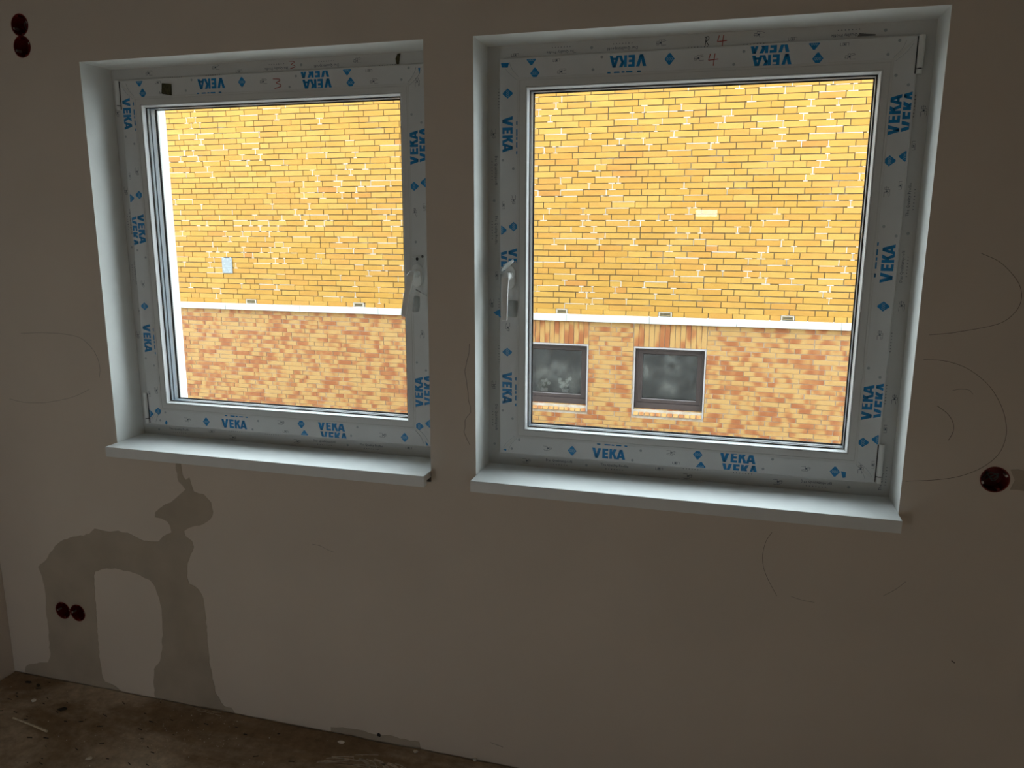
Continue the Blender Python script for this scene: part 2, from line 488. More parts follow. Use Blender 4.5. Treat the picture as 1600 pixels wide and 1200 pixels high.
# unseen rear wall with the added daylight opening
BX0, BX1, BZ0, BZ1 = ADDED_REAR
tag(Bag().box(X0 - 0.15, BX0, Y0 - 0.15, Y0, -0.02, ZC).box(BX1, X1 + 0.15, Y0 - 0.15, Y0, -0.02, ZC).box(BX0, BX1, Y0 - 0.15, Y0, -0.02, BZ0).box(BX0, BX1, Y0 - 0.15, Y0, BZ1, ZC).obj('wall_back', 'wall'), kind='structure')
tag(Bag().box(X0 - 0.15, X1 + 0.15, Y0 - 0.15, -0.001, ZC, ZC + 0.2).obj('ceiling', 'ceiling'), kind='structure')

# floor slab with a ragged open joint along the walls
rng = random.Random(5)
def ragged(k):
    return 0.0045 + 0.004 * rng.random() + 0.004 * max(0, math.sin(k * 0.9)) * rng.random()
pts = [(X0 + 0.012, Y0 + 0.01)] + [(X1 - 0.01, Y0 + 0.01)]
n = 90
pts += [(X1 - 0.01 + (X0 + 0.006 - X1 + 0.01) * k / n, -ragged(k)) for k in range(n + 1)]
pts += [(X0 + ragged(k) , -0.02 - (4.4) * k / 60) for k in range(60)]
fb = Bag()
nn = len(pts)
fb.add([(x, y, 0) for x, y in pts] + [(x, y, -0.05) for x, y in pts],
       [tuple(range(nn))] + [((i + 1) % nn, i, i + nn, (i + 1) % nn + nn) for i in range(nn)])
tag(fb.obj('floor', 'floor'), kind='structure')
tag(Bag().box(X0 - 0.3, X1 + 0.3, Y0 - 0.3, -0.001, -0.25, -0.055).obj('added_subfloor', 'dark'), kind='structure')  # unseen dark box added below, stops sky light leaking through the floor joint

# grey filler plaster, a thin skim proud of the wall
PATCH = [(-1.848, 0.985), (-1.846, 0.953), (-1.843, 0.915), (-1.833, 0.899), (-1.816, 0.91), (-1.81, 0.887), (-1.802, 0.859), (-1.762, 0.853), (-1.733, 0.825), (-1.728, 0.79), (-1.744, 0.759), (-1.789, 0.732), (-1.828, 0.721), (-1.857, 0.703), (-1.853, 0.684), (-1.827, 0.669), (-1.821, 0.646), (-1.837, 0.616), (-1.854, 0.579), (-1.862, 0.528), (-1.854, 0.499), (-1.819, 0.484), (-1.798, 0.449), (-1.795, 0.386), (-1.795, 0.322), (-1.795, 0.257), (-1.795, 0.192), (-1.787, 0.127), (-1.775, 0.063), (-1.746, 0.021), (-1.713, 0.019), (-1.7, -0.0), (-1.887, -0.0), (-2.055, 0.0), (-2.055, 0.068), (-2.046, 0.123), (-2.016, 0.161), (-1.998, 0.225), (-1.991, 0.292), (-1.987, 0.363), (-1.992, 0.422), (-2.005, 0.464), (-2.028, 0.492), (-2.072, 0.506), (-2.122, 0.515), (-2.18, 0.518), (-2.24, 0.508), (-2.274, 0.493), (-2.283, 0.474), (-2.29, 0.341), (-2.298, 0.205), (-2.299, 0.122), (-2.297, 0.06), (-2.285, 0.028), (-2.24, 0.018), (-2.211, 0.0), (-2.425, 0.0), (-2.686, 0.0), (-2.675, 0.03), (-2.659, 0.041), (-2.602, 0.059), (-2.559, 0.066), (-2.542, 0.097), (-2.539, 0.167), (-2.535, 0.237), (-2.535, 0.306), (-2.529, 0.347), (-2.532, 0.415), (-2.541, 0.459), (-2.548, 0.477), (-2.505, 0.512), (-2.475, 0.55), (-2.44, 0.586), (-2.406, 0.608), (-2.344, 0.628), (-2.282, 0.645), (-2.256, 0.669), (-2.207, 0.664), (-2.148, 0.673), (-2.091, 0.664), (-2.037, 0.645), (-1.972, 0.65), (-1.95, 0.673), (-1.912, 0.692), (-1.915, 0.716), (-1.925, 0.732), (-1.951, 0.742), (-1.979, 0.744), (-1.974, 0.764), (-1.953, 0.781), (-1.929, 0.798), (-1.904, 0.808), (-1.88, 0.827), (-1.86, 0.844), (-1.836, 0.863), (-1.848, 0.878), (-1.863, 0.891), (-1.866, 0.905), (-1.869, 0.985)]
def rough_poly(P, amp, seed):
    rn = random.Random(seed)
    out = []
    for i, a in enumerate(P):
        c = P[(i + 1) % len(P)]
        out.append(a)
        if a[1] <= 0.001 and c[1] <= 0.001: continue
        k = int(math.hypot(c[0] - a[0], c[1] - a[1]) / 0.016)
        for j in range(1, k):
            t = j / k
            out.append((a[0] + (c[0] - a[0]) * t + rn.uniform(-amp, amp), max(0.0, a[1] + (c[1] - a[1]) * t + rn.uniform(-amp, amp))))
    return out
def skim(name, P, mat, seed, amp=0.003, holes=(), th=0.0011):
    o = Bag().prism(rough_poly(P, amp, seed), -th, 0.0).obj(name, mat)
    if holes:
        c = link('tmp_cut', solid([], holes))
        md = o.modifiers.new('b', 'BOOLEAN'); md.operation = 'DIFFERENCE'; md.solver = 'EXACT'; md.object = c
        d = bpy.context.evaluated_depsgraph_get()
        me = bpy.data.meshes.new_from_object(o.evaluated_get(d))
        o.modifiers.clear(); o.data = me
        bpy.data.objects.remove(c)
    o.parent = wall
    return o
tag(skim('plaster_patch', PATCH, 'patch', 3, holes=[(SOCKETS[2][0], SOCKETS[2][1], 0.0348)]), 'dark grey arch-shaped plaster repair')
# second hole of the double box
pp = [o for o in COL.objects if o.name == 'plaster_patch'][0]
c = link('tmp_cut', solid([], [(SOCKETS[3][0], SOCKETS[3][1], 0.0348)]))
md = pp.modifiers.new('b', 'BOOLEAN'); md.operation = 'DIFFERENCE'; md.solver = 'EXACT'; md.object = c
me = bpy.data.meshes.new_from_object(pp.evaluated_get(bpy.context.evaluated_depsgraph_get()))
pp.modifiers.clear(); pp.data = me; bpy.data.objects.remove(c)
skim('plaster_patch', [(-1.301, 0.0), (-1.301, 0.018), (-1.255, 0.026), (-1.192, 0.028), (-1.117, 0.022), (-1.075, 0.03), (-1.032, 0.024), (-0.959, 0.026), (-0.955, 0.0)], 'patch', 4)
skim('plaster_patch', [(0.732, 1.163), (0.90, 1.172), (0.90, 1.107), (0.737, 1.109), (0.745, 1.135)], 'patch', 6)
def on_wall_line(pts, mat, wd=0.0013, seed=0):
    P = smooth_path(pts, 4)
    o = Bag()
    for q in ribbon2d(P, wd):
        o.prism(q, -0.0003, 0.0)
    return o.obj('scuff_line', mat, wall)
ARCS = [([(-2.493, 1.399), (-2.398, 1.405), (-2.298, 1.404), (-2.229, 1.393), (-2.186, 1.362), (-2.163, 1.326), (-2.156, 1.287), (-2.163, 1.252)], 'pencil2', 1.2),
 ([(-2.211, 1.207), (-2.271, 1.18), (-2.331, 1.162), (-2.421, 1.144), (-2.496, 1.139), (-2.541, 1.141), (-2.585, 1.148)], 'pencil2', 1.1),
 ([(0.603, 1.722), (0.644, 1.703), (0.675, 1.675), (0.696, 1.647), (0.705, 1.618), (0.702, 1.589), (0.685, 1.562), (0.661, 1.545), (0.619, 1.532), (0.576, 1.522), (0.547, 1.516), (0.505, 1.511)], 'pencil', 1.1),
 ([(0.498, 1.445), (0.546, 1.444), (0.593, 1.431), (0.632, 1.407), (0.665, 1.375), (0.692, 1.331), (0.707, 1.289), (0.711, 1.247), (0.699, 1.202), (0.666, 1.164), (0.616, 1.135), (0.556, 1.119), (0.486, 1.109)], 'pencil', 1.1),
 ([(0.542, 1.323), (0.568, 1.304), (0.584, 1.281), (0.587, 1.255), (0.578, 1.231)], 'pencil', 1.3),
 ([(0.574, 1.366), (0.591, 1.371), (0.612, 1.37), (0.623, 1.359)], 'pencil2', 1.1),
 ([(0.152, 0.924), (0.138, 0.896), (0.131, 0.856), (0.135, 0.817), (0.15, 0.779), (0.178, 0.73)], 'pencil', 1.0),
 ([(0.217, 0.734), (0.251, 0.726), (0.281, 0.724)], 'pencil2', 1.1), ([(0.46, 0.769), (0.491, 0.794), (0.513, 0.819)], 'pencil2', 1.1),
 ([(-1.339, 0.714), (-1.309, 0.711), (-1.281, 0.7), (-1.257, 0.694)], 'pencil2', 1.0),
 ([(-2.453, 0.412), (-2.457, 0.349)], 'pencil', 1.2), ([(-2.412, 0.457), (-2.417, 0.35), (-2.418, 0.205)], 'pencil', 1.2), ([(-2.377, 0.395), (-2.376, 0.355)], 'pencil', 1.2),
 ([(0.650, 0.600), (0.659, 0.594)], 'pencil', 3.0), ([(-0.70, 0.075), (-0.655, 0.066)], 'pencil2', 2.0)]
for p, mt_, wd in ARCS:
    on_wall_line(p, mt_, wd * 0.001)
o = Bag()
rn = random.Random(2)
crack = [(-0.764, 1.434), (-0.766, 1.405), (-0.77, 1.378), (-0.777, 1.347), (-0.775, 1.32), (-0.772, 1.30), (-0.769, 1.28), (-0.767, 1.257), (-0.762, 1.237), (-0.761, 1.217), (-0.775, 1.20), (-0.778, 1.19), (-0.779, 1.17), (-0.783, 1.153), (-0.774, 1.13), (-0.766, 1.113)]
for q in ribbon2d([(x + rn.uniform(-.002, .002), z) for x, z in crack], 0.0018):
    o.prism(q, -0.0003, 0.0)
o.obj('crack', 'pencil2', wall)
o = Bag().prism([(-1.118, 0.018), (-1.106, 0.016), (-1.104, 0.026), (-1.112, 0.032), (-1.119, 0.026)], -0.0016, -0.001)
o.obj('hole', 'gasket', wall)  # flat black patch, the dark inside of a hole painted on

# ------------------------------------------------------------------ red flush boxes in the wall
def socket_box(x, z, label, rot, wires=0, group=None, adapter=False):
    t = empty('socket_box', (x, 0, z))
    tag(t, label, 'socket box', group)
    seg, R, r_ = 32, 0.0343, 0.0325
    b = Bag()
    v, f = [], []
    prof = [(R, 0.05), (R, -0.0004), (R + 0.0012, -0.0018), (r_, -0.0018), (r_, 0.048), (0.0, 0.048)]
    for rad, y in prof:
        v += [(rad * math.cos(2 * math.pi * k / seg), y, rad * math.sin(2 * math.pi * k / seg)) for k in range(seg)]
    for i in range(len(prof) - 1):
        f += [(i * seg + k, i * seg + (k + 1) % seg, (i + 1) * seg + (k + 1) % seg, (i + 1) * seg + k) for k in range(seg)]
    b.add(v, f).obj('cup', 'redbox', t)
    for k in range(4):
        a = rot + k * math.pi / 2
        lug = Bag().box(r_ - 0.006, r_ + 0.0005, 0.001, 0.02, -0.0035, 0.0035).mk('lug')
        lo = link('lug', lug, 'redbox' if k % 2 else 'screw', t)
        lo.rotation_euler = (0, -a, 0)
    if wires:
        for s in range(wires):
            P = [(-0.018 + 0.012 * s, 0.046, -0.012), (-0.006 + 0.004 * s, 0.024, 0.010 - 0.008 * s), (0.012, 0.016, 0.006 + 0.006 * s), (0.004, 0.03, -0.012 + 0.005 * s), (-0.012, 0.044, 0.012)]
            tube(smooth_path(P, 6), 0.0016, 6).obj('wire', 'wire', t, smooth=True)
    if adapter:
        Bag().box(0.0335, 0.0375, -0.0012, 0.004, -0.006, 0.012).obj('bridge', 'redbox', t)
    return t
socket_box(*SOCKETS[0], 'upper red flush socket box in the top left wall corner', 0.3, 1)
socket_box(*SOCKETS[1], 'lower dark red flush socket box of the pair near the ceiling', 0.35, 0)
socket_box(*SOCKETS[2], 'left red socket box of the pair above the floor', 0.12, 0, adapter=True)
socket_box(*SOCKETS[3], 'right red socket box of the pair above the floor', 0.12, 0)
socket_box(*SOCKETS[4], 'red socket box with loose wires right of the window', 0.4, 2)

# ------------------------------------------------------------------ printing on the protective film
def clip(poly, lo, hi, ax=1):
    for s, lim in ((1, lo), (-1, -hi)):
        res = []
        for i in range(len(poly)):
            a, b = poly[i], poly[(i + 1) % len(poly)]
            da, db = s * a[ax] - lim, s * b[ax] - lim
            if da >= 0: res.append(a)
            if (da >= 0) != (db >= 0):
                t = da / (da - db)
                res.append((a[0] + (b[0] - a[0]) * t, a[1] + (b[1] - a[1]) * t))
        poly = res
        if len(poly) < 3: return []
    return poly

# heavy letters V E K A, height 1, as convex quads
LET = []
def _q(*p): LET.append(list(p))
_q((0.0, 1), (0.30, 1), (0.56, 0), (0.30, 0)); _q((0.60, 1), (0.90, 1), (0.60, 0), (0.34, 0))
_q((1.02, 0), (1.28, 0), (1.28, 1), (1.02, 1)); _q((1.28, 0.78), (1.60, 0.78), (1.60, 1), (1.28, 1)); _q((1.28, 0.40), (1.56, 0.40), (1.56, 0.61), (1.28, 0.61)); _q((1.28, 0), (1.60, 0), (1.60, 0.22), (1.28, 0.22))
_q((1.72, 0), (1.98, 0), (1.98, 1), (1.72, 1)); _q((1.98, 0.42), (2.14, 0.42), (2.44, 1), (2.13, 1), (1.98, 0.72)); _q((2.00, 0.56), (2.20, 0.62), (2.50, 0), (2.19, 0))
_q((2.40, 0), (2.66, 0), (2.93, 1), (2.72, 1)); _q((3.00, 0), (3.28, 0), (3.00, 1), (2.72, 1)); _q((2.60, 0.17), (3.1, 0.17), (3.04, 0.36), (2.66, 0.36))
def word(u, v, h=0.032):
    return [[(u + (x - 1.64) * h, v + (y - 0.5) * h) for x, y in q] for q in LET]
def diamond(u, v, a=0.0145):
    c = a * 0.16
    return [[(u - a, v), (u - a + c, v - c), (u - c, v - a - .0008), (u + c, v - a - .0008), (u + a - c, v - c), (u + a, v), (u + a - c, v + c), (u + c, v + a + .0008), (u - c, v + a + .0008), (u - a + c, v + c)]]
def diamond_sign(u, v):
    q = []
    for k in (-1, 0, 1):
        cx = u + k * 0.0058
        ps = [(cx + 0.0021 * math.cos(t), v + 0.0040 * math.sin(t)) for t in [j * math.pi / 4 for j in range(9)]]
        q += ribbon2d(ps, 0.0010)
    return q
def icon(u, v, k=0, s=1.0):
    q = []
    L_ = [[(-.012, .005), (-.002, .005), (-.002, -.006), (.003, -.006), (.003, .004), (.009, .004)],
          [(-.003, .001), (.010, .001)], [(.0, .003), (.0, -.003)], [(-.012, -.004), (-.004, -.002)], [(-.010, -.006), (-.003, -.006)],
          [(.003, -.002), (.008, -.003), (.008, .003)]]
    if k: L_ = [[(-.008, .003), (-.008, -.003), (-.004, -.003)], [(-.003, .003), (.004, .003), (.004, -.003), (-.003, -.003), (-.003, .003)], [(-.001, 0), (.002, 0)], [(.006, .003), (.009, .003), (.009, -.003)]]
    for p in L_:
        q += ribbon2d([(u + x * s, v + y * s) for x, y in p], 0.00085)
    q += [[(u - .0018, v - .0018), (u + .0018, v - .0018), (u + .0018, v + .0018), (u - .0018, v + .0018)]]
    return q
def triangles(u, v):
    return [[(u + (k - 3) * 0.0088 - .0016, v + .0016), (u + (k - 3) * 0.0088 + .0016, v + .0016), (u + (k - 3) * 0.0088, v - .0016)] for k in range(7)]
def dot(u, v, r_=0.0042):
    return [[(u + r_ * math.cos(t), v + r_ * math.sin(t)) for t in [j * math.pi / 4 for j in range(8)]]]
_txt = {}
def text_polys(s, size):
    if s not in _txt:
        cu = bpy.data.curves.new('txt', 'FONT')
        cu.body = s; cu.size = 1.0; cu.align_x = 'CENTER'; cu.resolution_u = 1
        o = bpy.data.objects.new('tmp_txt', cu)
        COL.objects.link(o)
        me = bpy.data.meshes.new_from_object(o.evaluated_get(bpy.context.evaluated_depsgraph_get()))
        _txt[s] = [[(me.vertices[i].co.x, me.vertices[i].co.y) for i in p.vertices] for p in me.polygons]
        bpy.data.objects.remove(o); bpy.data.meshes.remove(me)
    return [[(x * size, y * size) for x, y in p] for p in _txt[s]]
def text(s, u, v, size=0.0115):
    return [[(x + u, y + v) for x, y in p] for p in text_polys(s, size)]

class Side:
    """one member of a frame: u runs in the reading direction, v from the outer edge towards the glass"""
    def __init__(s, side, x0, x1, z0, z1, y):
        s.side, s.x0, s.x1, s.z0, s.z1, s.y = side, x0, x1, z0, z1, y
        s.len = (x1 - x0) if side in 'bt' else (z1 - z0)
    def u(s, wc):   # world x (bottom/top) or z (left/right) -> u
        return {'b': wc - s.x0, 't': s.x1 - wc, 'l': s.z1 - wc, 'r': wc - s.z0}[s.side]
    def world(s, u, v):
        return {'b': (s.x0 + u, s.z0 + v), 't': (s.x1 - u, s.z1 - v), 'l': (s.x0 + v, s.z1 - u), 'r': (s.x1 - v, s.z0 + u)}[s.side]
    def put(s, name, polys, mat, parent, lo=0.0035, hi=0.0575, y=0.0):
        b = Bag()
        for p in polys:
            p = clip(p, lo, hi)
            if len(p) < 3: continue
            # 45 degree mitres at both ends
            if min(q[0] for q in p) < lo or max(q[0] for q in p) > s.len - lo: continue
            w_ = [s.world(*q) for q in p]
            yy = s.y - 0.0004 - y
            k = len(b.v)
            b.v += [(x, yy, z) for x, z in w_]
            b.f.append(tuple(range(k, k + len(w_))))
        if not b.f: return None
        me = mesh(name, b.v, b.f)
        bm_ = bmesh.new(); bm_.from_mesh(me)
        for f_ in bm_.faces:
            f_.normal_update()
            if f_.normal.y > 0: f_.normal_flip()
        bm_.to_mesh(me); bm_.free()
        return link(name, me, mat, parent)

PER = 0.782
def print_sash(S, uA, parent, skip=lambda u, v, k: False):
    """uA = u of the centre of a row-A word"""
    for k in range(-3, 4):
        a = uA + PER * k
        for kind, du, v in (('w', 0, .0266), ('s', 0, .0266 + .043), ('d', -.117, .027), ('i', -.196, .029), ('g', .10, .045), ('g', .075, .012),
                            ('w', .390, .0462), ('w2', .390 + .0088, .0095), ('d', .390 - .117, .0465), ('d2', .390 - .106, .0085), ('i', .390 - .196, .046), ('j', .390 - .182, .014), ('g', .49, .05), ('g', .465, .018)):
            u = a + du
            if not (0.035 < u < S.len - 0.035): continue
            if kind[0] == 'w' or kind == 's':
                if not (0.075 < u < S.len - 0.075): continue
            if skip(u, v, kind): continue
            if kind in ('w', 'w2'):
                wp = word(u, v)
                if S.side == 'l' and S.x0 > -1 and 1.6 < S.world(u, v)[1] < 1.75:      # torn off above the handle
                    lim = S.u(1.676 if kind == 'w' else 1.650)
                    wp = [q for q in (clip(p, 0, lim, 0) for p in wp) if len(q) > 2]
                S.put('printed_word', wp, 'blue', parent, lo=.0035 if kind == 'w' else .0062)
            elif kind == 's': S.put('printed_word', word(u + .006, v), 'blue', parent, lo=.0535, hi=.0575)
            elif kind in ('d', 'd2'):
                S.put('printed_diamond', diamond(u, v), 'blue', parent, lo=.0062)
                S.put('printed_rings', diamond_sign(u, v), 'pale', parent, y=.0002, lo=.0070)
            elif kind == 'i': S.put('printed_symbol', icon(u, v, 0, 1.25), 'ink', parent)
            elif kind == 'j': S.put('printed_symbol', icon(u, v, 1, 1.2), 'ink', parent)
            elif kind == 'g': S.put('printed_dot', dot(u, v), 'greydot', parent)
def print_frame(S, uT, parent, skip=lambda u: False):
    for k in range(-3, 4):
        a = uT + PER * k
        for kind, du, v in (('The Quality Profile', 0, .019), ('Das Qualit\u00e4tsprofil', -.18, .019), ('I', -.287, .018), ('T', -.391, .035), ('T', -.541, .035), ('J', .14, .028), ('g', -.09, .02), ('I', .23, .012)):
            u = a + du
            if not (0.06 < u < S.len - 0.06) or skip(u): continue
            if kind in ('I', 'J'): S.put('printed_symbol', icon(u, v, 0 if kind == 'I' else 1, 1.3), 'ink', parent, lo=.001, hi=.04)
            elif kind == 'g': S.put('printed_dot', dot(u, v, .0045), 'greydot', parent, lo=.001, hi=.04)
            elif kind == 'T': S.put('printed_triangles', triangles(u, v), 'ink', parent, lo=.001, hi=.04)
            else:
                S.put('printed_text', text(kind, u, v + .004), 'ink', parent, lo=.001, hi=.04)
                S.put('printed_triangles', triangles(u, v - .006), 'ink', parent, lo=.001, hi=.04)

# ------------------------------------------------------------------ the two windows
def window(idx, rev, hinge, phS, phF):
    a, b = rev
    root = empty('window_%d' % idx, ((a + b) / 2, 0.2, ZS))
    tag(root, kind='structure')
    def par(o):
        o.parent = root
        o.matrix_parent_inverse = Matrix.Translation(root.location).inverted()
        return o
    z0, z1 = ZS, ZT
    fr = par(ring(a, b, z0, z1, [(0, .1375), (.055, .1375), (.056, .145), (.062, .195), (.070, .2175), (0, .2175)]).obj('window_frame', 'pvc'))
    # weld lines of the fixed frame
    sx0, sx1, sz0, sz1 = a + .0415, b - .0405, 1.058, 2.276
    sa = par(ring(sx0, sx1, sz0, sz1, [(.001, .1365), (.0, .124), (.0012, .1205), (.004, .119), (.0575, .119), (.058, .1186), (.064, .1186), (.0642, .1199), (.0650, .1199), (.0652, .119),
                                       (.083, .119), (.083, .135), (.088, .1368), (.088, .1835), (.090, .1845), (.092, .194), (.078, .2005), (.06, .2005), (.06, .196), (.012, .196), (.012, .1375)]).obj('sash', 'pvc'))
    ring(sx0, sx1, sz0, sz1, [(.0838, .1358), (.0835, .1205), (.0848, .1192), (.0868, .1200), (.0915, .1335), (.0915, .1358)]).obj('glazing_bead', 'bead', sa)
    for y0, y1, d0, d1 in ((.1338, .1366, .0892, .0945), (.1822, .185, .0885, .0950)):
        ring(sx0, sx1, sz0, sz1, [(d0, y0), (d1, y0), (d1, y1), (d0, y1)]).obj('gasket', 'gasket', sa)
    for y0, y1 in ((.1412, .1512), (.1572, .1722)):
        ring(sx0, sx1, sz0, sz1, [(.0885, y0), (.0925, y0), (.0925, y1), (.0885, y1)]).obj('spacer_bar', 'spacer', sa)
    for y0, y1 in ((.1512, .1520),):
        ring(sx0, sx1, sz0, sz1, [(.0885, y0), (.0930, y0), (.0930, y1), (.0885, y1)]).obj('edge_seal', 'gasket', sa)
    g = .0885
    for y0 in (.137, .1785):
        Bag().box(sx0 + g, sx1 - g, y0, y0 + .004, sz0 + g, sz1 - g).obj('glass_pane', 'glass', sa)
    # protective film: four strips on the sash face with welded, partly peeled corners
    e = .0006
    for side in 'btlr':
        S = Side(side, sx0, sx1, sz0, sz1, .119)
        n_, l_ = Bag(), S.len
        cutl, cutr = .012, .012
        poly = [(.006, .004), (l_ - .006, .004), (l_ - .030, .027), (l_ - .049, .043), (l_ - .0605, .0572), (.0605, .0572), (.050, .046), (.031, .026)]
        w_ = [S.world(*q) for q in poly]
        n_.prism(w_, .119 - .00035, .119)
        fo = n_.obj('film_strip', 'film', sa)
        hidden = (side == 'l' and hinge == 'r') or (side == 'r' and hinge == 'l')
        hz = 1.60
        def skip(u, v, k, S=S, hidden=hidden):
            if not hidden: return False
            z = S.world(u, v)[1]
            return (1.50 if S.side == 'r' else 1.52) < z < (1.73 if S.side == 'r' else 1.635)
        print_sash(S, S.u(phS[side]), sa, skip)
        F = Side(side, a, b, z0, z1, .1375)
        print_frame(F, F.u(phF[side]), fr)
    # hinge covers
    hx = sx0 - .004 if hinge == 'l' else sx1 + .004
    for q0, q1, gap in ((2.178, 2.274, 2.192), (1.062, 1.178, 1.082)):
        h = empty('hinge')
        par(h)
        tube([(hx, .1165, gap + .001), (hx, .1165, q1)], .0078, 12).obj('hinge_cover', 'handle', h)
        tube([(hx, .1165, q0), (hx, .1165, gap - .002)], .0078, 12).obj('hinge_pin', 'handle', h)
        tube([(hx, .1165, gap - .003), (hx, .1165, gap + .002)], .006, 12).obj('hinge_gap_shade', 'gasket', h)  # black collar painted in as the dark gap between the sleeves
        gx = (hx + .0062, hx + .0105) if hinge == 'l' else (hx - .0105, hx - .0062)
        Bag().box(*gx, .1178, .1187, q0 + .002, q1 - .002).obj('hinge_gap_shade', 'gasket', h)  # black strip put in for the shade between sash and hinge
        Bag().box(hx - .006, hx + .006, .1175, .137, q0 + .004, q1 - .004).obj('hinge_leaf', 'pvc', h)
    return root, sa, fr, (sx0, sx1, sz0, sz1), par

W2 = window(2, R_WIN, 'r', dict(t=-.3198, l=2.0588, b=-.3433, r=1.688), dict(t=-.5184, l=1.775, b=-.3266, r=1.8598))
W1 = window(1, L_WIN, 'l', dict(t=-1.7003, l=2.1652, b=-1.7023, r=1.637), dict(t=-1.4632, l=1.62, b=-1.1719, r=1.5))
tag(W1[0], 'left white plastic window with printed film, hinged on its left')
tag(W2[0], 'right white plastic window with printed film, hinged on its right')

def handle(W, x, z, tilt):
    root, sa, fr, _, par = W
    h = par(empty('window_handle', (0, 0, 0)))
    # rose: rounded slab
    P = []
    r_, hh = .0165, .036
    for k in range(24):
        t = 2 * math.pi * k / 24
        P.append((x + r_ * math.cos(t), z + (hh - r_) * (1 if math.sin(t) > 0 else -1) + r_ * math.sin(t)))
    Bag().prism(P, .107, .1186).obj('handle_rose', 'handle', h, bevel=.0015)
    Bag().prism([(x + .013 * math.cos(2 * math.pi * k / 20), z + .006 + .013 * math.sin(2 * math.pi * k / 20)) for k in range(20)], .096, .108).obj('handle_collar', 'handle', h, bevel=.001)
    # lever: neck out of the wall, bend, long grip
    zc = z + .006
    ct, st = math.cos(tilt), math.sin(tilt)
    path = [((0, .100, 0), .011, .011), ((0, .082, 0), .0105, .0105), ((0, .070, .001), .010, .0115), ((0, .0625, -.006), .0065, .0125), ((0, .060, -.022), .0050, .0115), ((0, .0585, -.05), .0048, .0105),
            ((0, .059, -.085), .0048, .0105), ((0, .0605, -.115), .0046, .0105), ((0, .0615, -.1335), .0040, .0098), ((0, .0618, -.1365), .0015, .007)]
    v, f, seg = [], [], 20
    for i, (p, ra, rb) in enumerate(path):
        a_, c_ = path[max(0, i - 1)][0], path[min(len(path) - 1, i + 1)][0]
        t = (Vector(c_) - Vector(a_)).normalized()
        n_ = Vector((1, 0, 0)).cross(t)
        for k in range(seg):
            an = 2 * math.pi * k / seg
            ca, sa_ = math.cos(an), math.sin(an)
            e_ = .38 if i > 2 else .8     # squared grip, round neck
            q = Vector(p) + Vector((1, 0, 0)) * rb * math.copysign(abs(ca) ** e_, ca) + n_ * ra * math.copysign(abs(sa_) ** e_, sa_)
            v.append((x + q.x * ct + q.z * st, q.y, zc - q.x * st * 1.0 + q.z * ct))
    for i in range(len(path) - 1):
        f += [(i * seg + k, i * seg + (k + 1) % seg, (i + 1) * seg + (k + 1) % seg, (i + 1) * seg + k) for k in range(seg)]
    f += [tuple(range(seg)), tuple(reversed(range((len(path) - 1) * seg, len(path) * seg)))]
    Bag().add(v, f).obj('handle_lever', 'handle', h, smooth=False)
    return h
hr = handle(W2, -.666, 1.631, 0.03)
hl = handle(W1, -.977, 1.631, 0.20)

def sheet(name, grid, mat, parent, th=.0006, sol=True):
    """curled piece of film: grid of rows of 3D points"""
    r_, c_ = len(grid), len(grid[0])
    v = [p for row in grid for p in row]
    f = [(i * c_ + j, i * c_ + j + 1, (i + 1) * c_ + j + 1, (i + 1) * c_ + j) for i in range(r_ - 1) for j in range(c_ - 1)]
    me = mesh(name, v, f, True)
    o = link(name, me, mat, parent)
    b = bmesh.new(); b.from_mesh(me)
    bmesh.ops.solidify(b, geom=b.faces[:], thickness=th)
    b.to_mesh(me); b.free()
    return o
# peeled film at the right window's handle
sheet('film_flap', [[(-.692, .100, 1.652), (-.676, .086, 1.672), (-.652, .090, 1.684)], [(-.688, .090, 1.655), (-.668, .070, 1.672), (-.648, .084, 1.688)], [(-.684, .084, 1.650), (-.662, .066, 1.660), (-.645, .082, 1.681)]], 'loose', W2[1])
sheet('film_flap', [[(-.698, .116, 1.64 - .022 * k), (-.690 + .002 * math.sin(k), .106 - .003 * math.sin(k * 1.3), 1.64 - .022 * k), (-.683, .1175, 1.64 - .022 * k)] for k in range(7)], 'loose', W2[1])
sheet('film_flap', [[(-.680, .1175, 1.555), (-.660, .112, 1.56), (-.642, .1175, 1.558)], [(-.678, .1175, 1.53), (-.658, .109, 1.535), (-.643, .1175, 1.53)], [(-.674, .1175, 1.508), (-.658, .113, 1.506), (-.645, .1175, 1.507)]], 'loose', W2[1])
Bag().prism([(-.721, 1.519), (-.712, 1.524), (-.700, 1.530), (-.699, 1.514), (-.693, 1.507), (-.700, 1.503), (-.706, 1.511), (-.713, 1.512)], .1168, .1175).obj('print_scrap', 'blue', W2[1])
# torn film over the left window's handle; dark discs painted for hole shade
Bag().add([(-.997, .1150, 1.690), (-.944, .1060, 1.697), (-.944, .1010, 1.676), (-.950, .0960, 1.660)], [(0, 1, 2), (0, 2, 3)]).obj('film_flap', 'loose', W1[1], fix=False)
for x_, z_, r_, m_, y_ in ((-.9715, 1.684, .0044, 'gasket', .1015), (-.953, 1.692, .0040, 'cut', .1015)):
    Bag().prism([(x_ + r_ * math.cos(t), z_ + 1.2 * r_ * math.sin(t)) for t in [j * math.pi / 6 for j in range(12)]], y_, y_ + .001).obj('dark_hole_disc', m_, W1[1])
sheet('film_flap', [[(-.992, .1175, 1.560), (-.982, .105, 1.566), (-.972, .1175, 1.562)], [(-.996, .1175, 1.535), (-.984, .098, 1.54), (-.972, .1175, 1.535)], [(-.998, .1175, 1.515), (-.986, .104, 1.512), (-.976, .1175, 1.515)]], 'loose', W1[1])
sheet('film_flap', [[(-.985, .1182, 1.588), (-.96, .114, 1.577), (-.940, .1182, 1.566)], [(-.985, .1182, 1.583), (-.96, .1165, 1.572), (-.940, .1182, 1.561)]], 'loose', W1[1])
